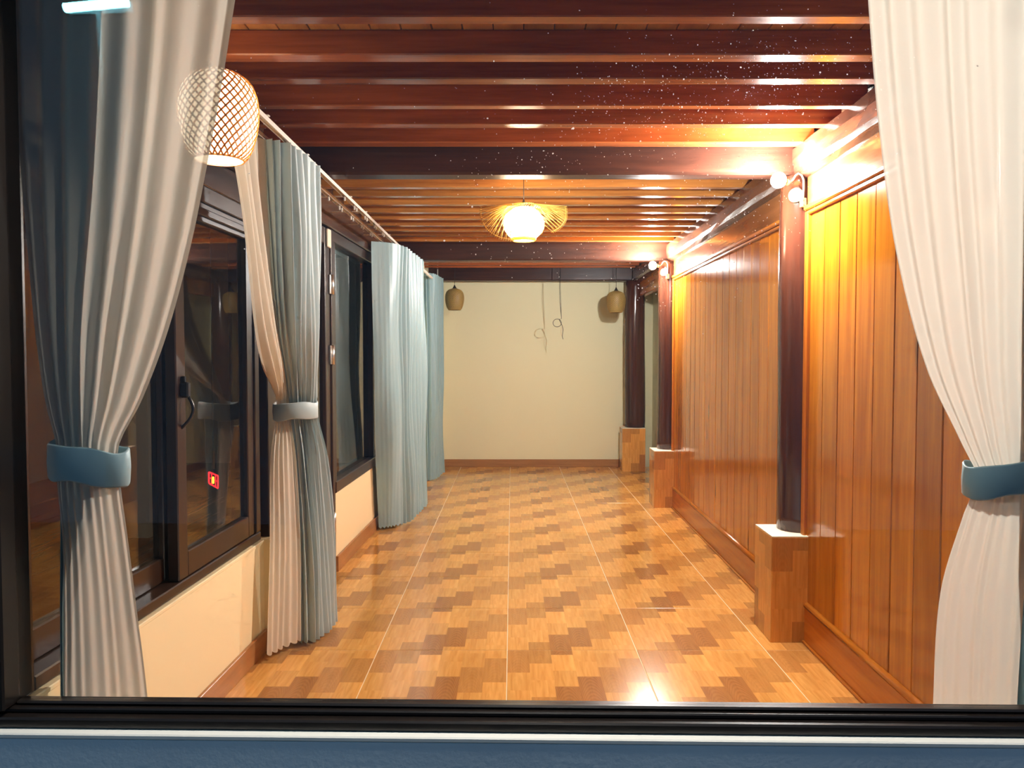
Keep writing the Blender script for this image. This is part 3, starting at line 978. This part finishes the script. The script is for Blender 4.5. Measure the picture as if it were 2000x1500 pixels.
def curtain(name, keys, pleats, mat, label, seed, group=None, flat=0.0, nv=56, per=10, sharp=0.0, hem=0.006, cat='curtain'):
    rnd = random.Random(seed)
    keys = [(z, [Vector((p[0], p[1], 0)) for p in path], amp) for z, path, amp in keys]
    nu = pleats * per
    pa = [rnd.uniform(0.6, 1.25) for _ in range(pleats + 2)]
    pw = [0.0]
    for k in range(pleats):
        pw.append(pw[-1] + rnd.uniform(0.75, 1.25))
    pw = [x / pw[-1] for x in pw]
    ztop, zbot = keys[0][0], keys[-1][0]
    bm = bmesh.new()
    rows = []
    wob = [rnd.uniform(0, 6.28) for _ in range(6)]
    for j in range(nv + 1):
        z = ztop + (zbot - ztop) * j / nv
        path, amp = lerp_keys(keys, z)
        row = []
        for i in range(nu + 1):
            u = i / nu
            # which pleat
            k = 0
            while k < pleats - 1 and u > pw[k + 1]:
                k += 1
            loc = (u - pw[k]) / (pw[k + 1] - pw[k])
            p = spline(path, u)
            q = spline(path, min(u + 0.01, 1)) - spline(path, max(u - 0.01, 0))
            nrm = Vector((-q.y, q.x, 0))
            if nrm.length < 1e-7:
                nrm = Vector((0, 1, 0))
            nrm.normalize()
            s = math.sin(2 * PI * loc)
            s = math.copysign(abs(s) ** (1 - sharp), s) if sharp else s
            a_here = amp * (pa[k] * (1 - loc) + pa[k + 1] * loc)
            if flat:
                a_here *= min(1.0, max(0.03, (u - flat) * 10))
            low = 0.35 * amp * math.sin(3.1 * z + wob[0] + 7 * u) + 0.25 * amp * math.sin(5.3 * z + wob[1] - 13 * u)
            dz = hem * math.sin(2 * PI * loc + 1.0) * (j / nv) ** 8 if j == nv else 0
            pos = p + nrm * (a_here * s + low)
            # sideways bunching gives rounded folds
            tang = q.normalized() if q.length > 1e-7 else Vector((1, 0, 0))
            pos += tang * (0.10 * a_here * math.sin(4 * PI * loc))
            row.append(bm.verts.new((pos.x, pos.y, z + dz)))
        rows.append(row)
    for A, B in zip(rows, rows[1:]):
        for i in range(nu):
            f = bm.faces.new((A[i], A[i + 1], B[i + 1], B[i]))
            f.smooth = True
    me = bpy.data.meshes.new(name)
    bm.to_mesh(me); bm.free()
    o = put(name, me, mat)
    tag(o, label, cat, group)
    return o
def tieback(c, rx, ry, h, tilt, mat, label, rz=0.0):
    """soft fabric band around a gathered curtain"""
    bm = bmesh.new()
    n = 44
    prof = [(1.0, -0.5), (1.035, -0.45), (1.05, 0.0), (1.035, 0.45), (1.0, 0.5), (0.975, 0.45), (0.97, 0.0), (0.975, -0.45)]
    rings = []
    for k in range(n):
        a = 2 * PI * k / n
        rings.append([bm.verts.new((rx * s * math.cos(a), ry * s * math.sin(a), h * zz * (1 + 0.05 * math.sin(5 * a + 1)) + tilt * math.cos(a) + 0.004 * math.sin(3 * a))) for s, zz in [(s0 * (1 + 0.012 * math.sin(9 * a + 7 * z0)), z0) for s0, z0 in prof]])
    for k in range(n):
        A, B = rings[k], rings[(k + 1) % n]
        for i in range(len(prof)):
            f = bm.faces.new((A[i], A[(i + 1) % 8], B[(i + 1) % 8], B[i]))
            f.smooth = True
    o = obj('curtain_tieback', bm, mat, None, c, rz)
    return tag(o, label, 'tieback', 'satin curtain tiebacks')

YS, YD = 1.90, 1.985
# near left sheer and the drape bunched behind it
curtain('sheer_curtain', [
    (2.28, [(-1.19, YS), (-0.92, YS), (-0.648, YS)], 0.0100),
    (2.20, [(-1.19, YS), (-0.92, YS), (-0.662, YS)], 0.0100),
    (2.00, [(-1.19, YS), (-0.935, YS), (-0.697, YS)], 0.0100),
    (1.83, [(-1.182, YS), (-0.95, YS), (-0.731, YS)], 0.0100),
    (1.64, [(-1.17, YS), (-0.97, YS), (-0.772, YS)], 0.0100),
    (1.43, [(-1.155, YS), (-0.995, YS), (-0.832, YS)], 0.0100),
    (1.26, [(-1.135, YS), (-1.015, YS), (-0.90, YS)], 0.0070),
    (1.15, [(-1.110, YS), (-1.03, YS), (-0.958, YS)], 0.0040),
    (1.06, [(-1.110, YS), (-1.03, YS), (-0.956, YS)], 0.0040),
    (0.92, [(-1.10, YS), (-1.02, YS), (-0.940, YS)], 0.0028),
    (0.77, [(-1.10, YS), (-1.01, YS), (-0.924, YS)], 0.0028),
    (0.52, [(-1.105, YS), (-1.00, YS), (-0.898, YS)], 0.0028),
    (0.03, [(-1.11, YS), (-0.99, YS), (-0.870, YS)], 0.0028)], 8, M['sheer'],
    'translucent cream sheer curtain tied back at the left of the front window', 11, 'tied-back sheer curtains', nv=80)
curtain('satin_drape', [
    (2.28, [(-1.185, YD + 0.01), (-1.03, YD), (-0.87, YD)], 0.0180),
    (1.80, [(-1.18, YD + 0.01), (-1.05, YD), (-0.91, YD)], 0.0180),
    (1.43, [(-1.165, YD), (-1.075, YD), (-0.97, YD)], 0.0180),
    (1.15, [(-1.125, YD - 0.03), (-1.08, YD - 0.03), (-1.00, YD - 0.03)], 0.0200),
    (1.06, [(-1.125, YD - 0.03), (-1.08, YD - 0.03), (-1.00, YD - 0.03)], 0.0200),
    (0.70, [(-1.155, YD), (-1.11, YD), (-1.05, YD)], 0.0220),
    (0.03, [(-1.165, YD), (-1.11, YD), (-1.04, YD)], 0.0240)], 7, M['drape2'],
    'dark blue-teal satin drape bunched behind the near left sheer', 12, 'teal satin drapes', nv=60)
tieback((-1.042, YS + 0.022, 1.105), 0.094, 0.056, 0.088, -0.012, M['drape2'], 'teal band gathering the sheer at the left of the front window')

# near right sheer
curtain('sheer_curtain', [
    (2.28, [(0.845, YS), (1.05, YS), (1.275, YS)], 0.0100),
    (2.20, [(0.850, YS), (1.05, YS), (1.275, YS)], 0.0100),
    (1.92, [(0.881, YS), (1.07, YS), (1.272, YS)], 0.0100),
    (1.61, [(0.930, YS), (1.10, YS), (1.268, YS)], 0.0100),
    (1.34, [(1.004, YS), (1.13, YS), (1.262, YS)], 0.0070),
    (1.15, [(1.096, YS), (1.17, YS), (1.26, YS)], 0.0040),
    (1.07, [(1.132, YS), (1.19, YS), (1.26, YS)], 0.0040),
    (0.99, [(1.104, YS), (1.18, YS), (1.26, YS)], 0.0028),
    (0.79, [(1.050, YS), (1.15, YS), (1.255, YS)], 0.0028),
    (0.50, [(1.038, YS), (1.14, YS), (1.245, YS)], 0.0028),
    (0.03, [(1.030, YS), (1.14, YS), (1.24, YS)], 0.0028)], 7, M['sheer'],
    'translucent cream sheer curtain tied back at the right of the front window', 14, 'tied-back sheer curtains', nv=80)
curtain('satin_drape', [
    (2.28, [(1.22, YD), (1.26, YD), (1.305, YD)], 0.0180),
    (1.40, [(1.235, YD), (1.27, YD), (1.308, YD)], 0.0180),
    (1.08, [(1.235, YD - 0.02), (1.265, YD - 0.02), (1.295, YD - 0.02)], 0.0160),
    (0.60, [(1.250, YD), (1.28, YD), (1.308, YD)], 0.0180),
    (0.03, [(1.245, YD), (1.28, YD), (1.308, YD)], 0.0180)], 4, M['drape2'],
    'dark teal satin drape bunched behind the near right sheer', 15, 'teal satin drapes', nv=50)
tieback((1.212, YS + 0.018, 1.072), 0.096, 0.055, 0.080, 0.010, M['drape2'], 'teal band gathering the sheer at the right of the front window')

# second curtain pair on the left wall beside the door
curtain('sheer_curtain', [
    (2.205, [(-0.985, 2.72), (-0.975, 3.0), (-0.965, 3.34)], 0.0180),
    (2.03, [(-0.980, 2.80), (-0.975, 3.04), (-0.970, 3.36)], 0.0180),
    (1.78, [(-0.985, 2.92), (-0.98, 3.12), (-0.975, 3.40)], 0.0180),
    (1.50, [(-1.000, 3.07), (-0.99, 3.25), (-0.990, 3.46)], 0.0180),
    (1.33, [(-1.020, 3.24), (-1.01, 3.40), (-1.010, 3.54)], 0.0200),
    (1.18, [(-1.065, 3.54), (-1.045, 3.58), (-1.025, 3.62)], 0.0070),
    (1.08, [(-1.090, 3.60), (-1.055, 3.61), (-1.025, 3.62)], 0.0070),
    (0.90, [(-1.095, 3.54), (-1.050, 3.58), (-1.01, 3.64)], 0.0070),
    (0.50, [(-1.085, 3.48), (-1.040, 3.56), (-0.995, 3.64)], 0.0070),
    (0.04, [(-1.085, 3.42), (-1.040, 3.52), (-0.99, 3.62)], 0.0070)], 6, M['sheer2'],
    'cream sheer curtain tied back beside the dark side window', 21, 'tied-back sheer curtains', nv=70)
curtain('satin_drape', [
    (2.205, [(-0.950, 3.06), (-0.895, 3.14), (-0.87, 3.30), (-0.865, 3.50)], 0.0260),
    (1.90, [(-0.955, 3.12), (-0.90, 3.19), (-0.875, 3.34), (-0.868, 3.52)], 0.0260),
    (1.50, [(-0.975, 3.27), (-0.92, 3.31), (-0.89, 3.42), (-0.885, 3.57)], 0.0190),
    (1.25, [(-1.015, 3.52), (-0.965, 3.53), (-0.93, 3.58), (-0.915, 3.66)], 0.0140),
    (1.08, [(-1.030, 3.64), (-0.985, 3.63), (-0.95, 3.65), (-0.925, 3.70)], 0.0140),
    (0.90, [(-1.020, 3.66), (-0.97, 3.65), (-0.935, 3.69), (-0.91, 3.77)], 0.0180),
    (0.50, [(-1.005, 3.65), (-0.95, 3.67), (-0.915, 3.75), (-0.90, 3.86)], 0.0190),
    (0.025, [(-0.995, 3.62), (-0.94, 3.66), (-0.905, 3.77), (-0.89, 3.93)], 0.0190)], 9, M['drape'],
    'grey-teal satin drape tied back with the sheer beside the door', 22, 'teal satin drapes', nv=70, sharp=0.25)
tieback((-1.008, 3.64, 1.112), 0.098, 0.078, 0.078, 0.004, M['drape'], 'grey band gathering the curtain pair beside the door', rz=0.35)

# third: drawn drape at the far end of the second window
curtain('satin_drape', [
    (2.205, [(-1.035, 5.80), (-0.905, 5.88), (-0.845, 6.10), (-0.815, 6.55), (-0.80, 7.05)], 0.022),
    (1.20, [(-1.035, 5.86), (-0.91, 5.95), (-0.85, 6.16), (-0.815, 6.58), (-0.79, 7.06)], 0.024),
    (0.02, [(-1.040, 6.06), (-0.925, 6.12), (-0.86, 6.30), (-0.81, 6.66), (-0.785, 7.08)], 0.026)], 16, M['drape2'],
    'pale blue-teal satin drape with one broad flat fold beyond the dark window', 31, 'teal satin drapes', flat=0.40, nv=40, sharp=0.2)
# fourth: eyelet drape on a rod at the end of the room
curtain('satin_drape', [
    (2.235, [(-0.93, 8.30), (-0.86, 8.36), (-0.825, 8.60), (-0.805, 8.95)], 0.022),
    (0.025, [(-0.93, 8.34), (-0.86, 8.40), (-0.825, 8.64), (-0.800, 8.96)], 0.024)], 8, M['drape2'],
    'narrow teal satin drape on a white rod next to the end wall', 32, 'teal satin drapes', nv=30, sharp=0.1)
rod = thing('curtain_rod', 'white round curtain rod carrying the drape by the end wall', 'curtain rod', (-0.855, 7.3, 2.185))
bm = bmesh.new(); bm_tube(bm, [(0, 0, 0), (0, 1.0, 0), (0, 1.95, 0)], 0.014, 10)
obj('pole', bm, M['white_metal'], rod)
bm = bmesh.new(); bm_lathe(bm, [(0.004, -0.02), (0.02, -0.012), (0.024, 0.0), (0.02, 0.012), (0.004, 0.02)], (0, 0, 0), 14, True, True)
fin = obj('finial', bm, M['white_metal'], rod, (0, -0.01, 0)); fin.rotation_euler.x = PI / 2
for y in (0.3, 1.75):
    bm = bmesh.new(); bm_tube(bm, [(0, y, 0.012), (0, y, 0.1), (0, y, JZ0 - 2.185 - 0.001)], 0.006, 8)
    obj('hanger', bm, M['white_metal'], rod)

# ------------------------------------------------------------------ rail carrying the front curtains
fr = thing('curtain_rail', 'white metal rail across the inside of the front window carrying the sheers', 'curtain rail', (0, 1.94, 2.284))
bm = bmesh.new()
bm_box(bm, -1.185, 1.325, -0.05, 0.055, 0.0, 0.016, 0.002)
obj('rail', bm, M['white_metal'], fr)
for x in (-0.9, 0.0, 0.9):
    bm = bmesh.new()
    bm_box(bm, x - 0.01, x + 0.01, -0.004, 0.004, 0.0165, 0.149, 0.001)
    obj('bracket', bm, M['white_metal'], fr)

# ------------------------------------------------------------------ twin curtain tracks under the joists
Y0 = 2.64
tr = thing('curtain_track', 'white twin-rail metal curtain track running under the joists on the window side', 'curtain track', (0, Y0, 2.208))
Ln = 7.05 - Y0
for x in (-0.888, -0.972):
    bm = bmesh.new()
    bm_box(bm, x - 0.011, x + 0.011, 0, Ln, 0.008, 0.020, 0.002)
    bm_box(bm, x - 0.011, x - 0.0085, 0, Ln, 0.0, 0.008)
    bm_box(bm, x + 0.0085, x + 0.011, 0, Ln, 0.0, 0.008)
    rail = obj('rail', bm, M['white_metal'], tr)
    for k in range(9):
        y = 1.55 + 0.16 * k + (0.10 if k % 2 else 0)
        bm = bmesh.new()
        bm_box(bm, x - 0.004, x + 0.004, y - 0.004, y + 0.004, -0.022, 0.008, 0.001)
        obj('glider', bm, M['white_metal'], rail)
for y in (2.85, 3.4, 4.3, 4.75, 5.2, 5.65):
    # arm reaching back to the header board on the wall
    bm = bmesh.new()
    xw = LW['loc'][0] + 0.03 * y + 0.02
    bm_box(bm, xw + 0.004, -0.872, y - Y0 - 0.010, y - Y0 + 0.010, 0.0205, 0.0245, 0.001)
    obj('bracket', bm, M['white_metal'], tr)

# ------------------------------------------------------------------ red charm glowing in the porch
ch = thing('red_charm', 'small glowing red square charm on a tan ribbon seen through the side window', 'ornament', (-2.0, 5.22, 0.53))
bm = bmesh.new()
sq = [(-0.030, 0.055), (-0.030, -0.02), (0.030, -0.055), (0.030, 0.03)]
def frame_bar(bm, a, b, r=0.005):
    bm_tube(bm, [(a[0], 0, a[1]), ((a[0] + b[0]) / 2, 0, (a[1] + b[1]) / 2), (b[0], 0, b[1])], r, 6)
for a, b in zip(sq, sq[1:] + sq[:1]):
    frame_bar(bm, a, b)
for a, b in (((-0.012, 0.045), (-0.012, -0.03)), ((0.014, 0.04), (0.014, -0.045)), ((-0.03, 0.018), (0.03, -0.010))):
    frame_bar(bm, a, b, 0.0035)
obj('red_fretwork', bm, M['red_glow'], ch)
bm = bmesh.new()
bm_box(bm, -0.007, 0.009, -0.012, -0.006, -0.022, 0.026, 0.003)
obj('gold_heart', bm, M['gold_glow'], ch)
bm = bmesh.new()
bm_box(bm, -0.009, 0.009, -0.002, 0.002, 0.075, 0.20, 0.001)
obj('ribbon', bm, M['strap'], ch)
bm = bmesh.new()
bm_tube(bm, [(-0.004, 0, 0.05), (0, 0, 0.2), (0, 0, 1.0), (0, 0, 2.068)], 0.003, 6)
obj('cord', bm, M['cord'], ch)

# ------------------------------------------------------------------ street lamp tube outside, mirrored in the front glass
def mirror(p):
    a = FW['rz']
    n = Vector((-math.sin(a), math.cos(a), 0))
    o = Vector(FW['loc'])
    return p - 2 * (p - o).dot(n) * n
tl = thing('outdoor_tube_lamp', 'cyan-white tube lamp outdoors, seen as a bright streak at upper left of the glass', 'lamp', (0, 0, 0))
tl.location = (-3.072, -1.92, 3.824)
tl.rotation_euler = (0, 0, 0.0)
bm = bmesh.new()
bm_tube(bm, [(-0.225, 0, -0.016), (0, 0, 0), (0.225, 0, 0.016)], 0.031, 12)
obj('tube', bm, M['tube'], tl)
bm = bmesh.new()
bm_box(bm, -0.25, 0.25, -0.06, -0.032, -0.05, 0.06, 0.006)
obj('housing', bm, M['black_metal'], tl)
bm = bmesh.new()
bm_tube(bm, [(0, -0.05, -4.16), (0, -0.05, -2), (0, -0.05, 0.0)], 0.03, 10)
obj('pole', bm, M['black_metal'], tl)

# ------------------------------------------------------------------ unseen lamp added over the front window as the source of the sill's brightness
ol = thing('added_outdoor_lamp', 'unseen white globe lamp added above the front window to light the sill', 'wall lamp', (0.15, 1.63, 2.72))
bm = bmesh.new()
bm_lathe(bm, [(0.012, -0.058), (0.035, -0.048), (0.055, -0.024), (0.06, 0.0), (0.055, 0.024), (0.04, 0.042), (0.03, 0.05)], n=20, cap0=True, cap1=True)
obj('globe', bm, M['added_outlamp'], ol)
bm = bmesh.new()
bm_lathe(bm, [(0.034, 0.045), (0.036, 0.07), (0.02, 0.08)], n=16, cap0=True, cap1=True)
obj('socket', bm, M['black_metal'], ol)
bm = bmesh.new()
bm_tube(bm, [(0, 0, 0.075), (0, 0.005, 0.105), (0, 0.03, 0.118), (0, 0.072, 0.115)], 0.009, 8)
obj('arm', bm, M['black_metal'], ol)

# ------------------------------------------------------------------ dust flecks on the front pane
rnd = random.Random(3)
bm = bmesh.new()
def fleck(x, z, r):
    n = 6
    a0 = rnd.uniform(0, PI)
    st = rnd.uniform(0.5, 1.0)
    a1 = rnd.uniform(0, PI)
    ring = []
    for k in range(n):
        a = a0 + 2 * PI * k / n
        rr = r * rnd.uniform(0.75, 1.1)
        u, v = rr * math.cos(a), rr * st * math.sin(a)
        ring.append(bm.verts.new((x + u * math.cos(a1) - v * math.sin(a1), 0.0034, z + u * math.sin(a1) + v * math.cos(a1))))
    top = bm.verts.new((x, 0.0034 + r * 0.25, z))
    for k in range(n):
        bm.faces.new((ring[k], ring[(k + 1) % n], top))
    bm.faces.new(list(reversed(ring)))
def px(xp, yp):
    k = 1.78 / 1530
    return (xp - 1000) * k, 1.373 - (yp - 692) * k
for cx, cy, sx, sy, n in ((1400, 190, 130, 55, 480), (1250, 240, 120, 45, 240), (1545, 125, 90, 40, 190), (1450, 400, 70, 60, 160),
                          (1270, 540, 40, 40, 90), (1040, 330, 80, 40, 110), (1060, 480, 100, 30, 80), (520, 230, 30, 60, 25), (1250, 280, 330, 200, 140)):
    for _ in range(n):
        x, z = px(rnd.gauss(cx, sx), rnd.gauss(cy, sy))
        if -1.1 < x < 1.25 and 0.6 < z < 2.28:
            fleck(x, z, min(0.0028, 0.0009 * math.exp(rnd.gauss(0.0, 0.45))))
fl = obj('dust_flecks', bm, M['dust'], w1)
fl['kind'] = 'stuff'
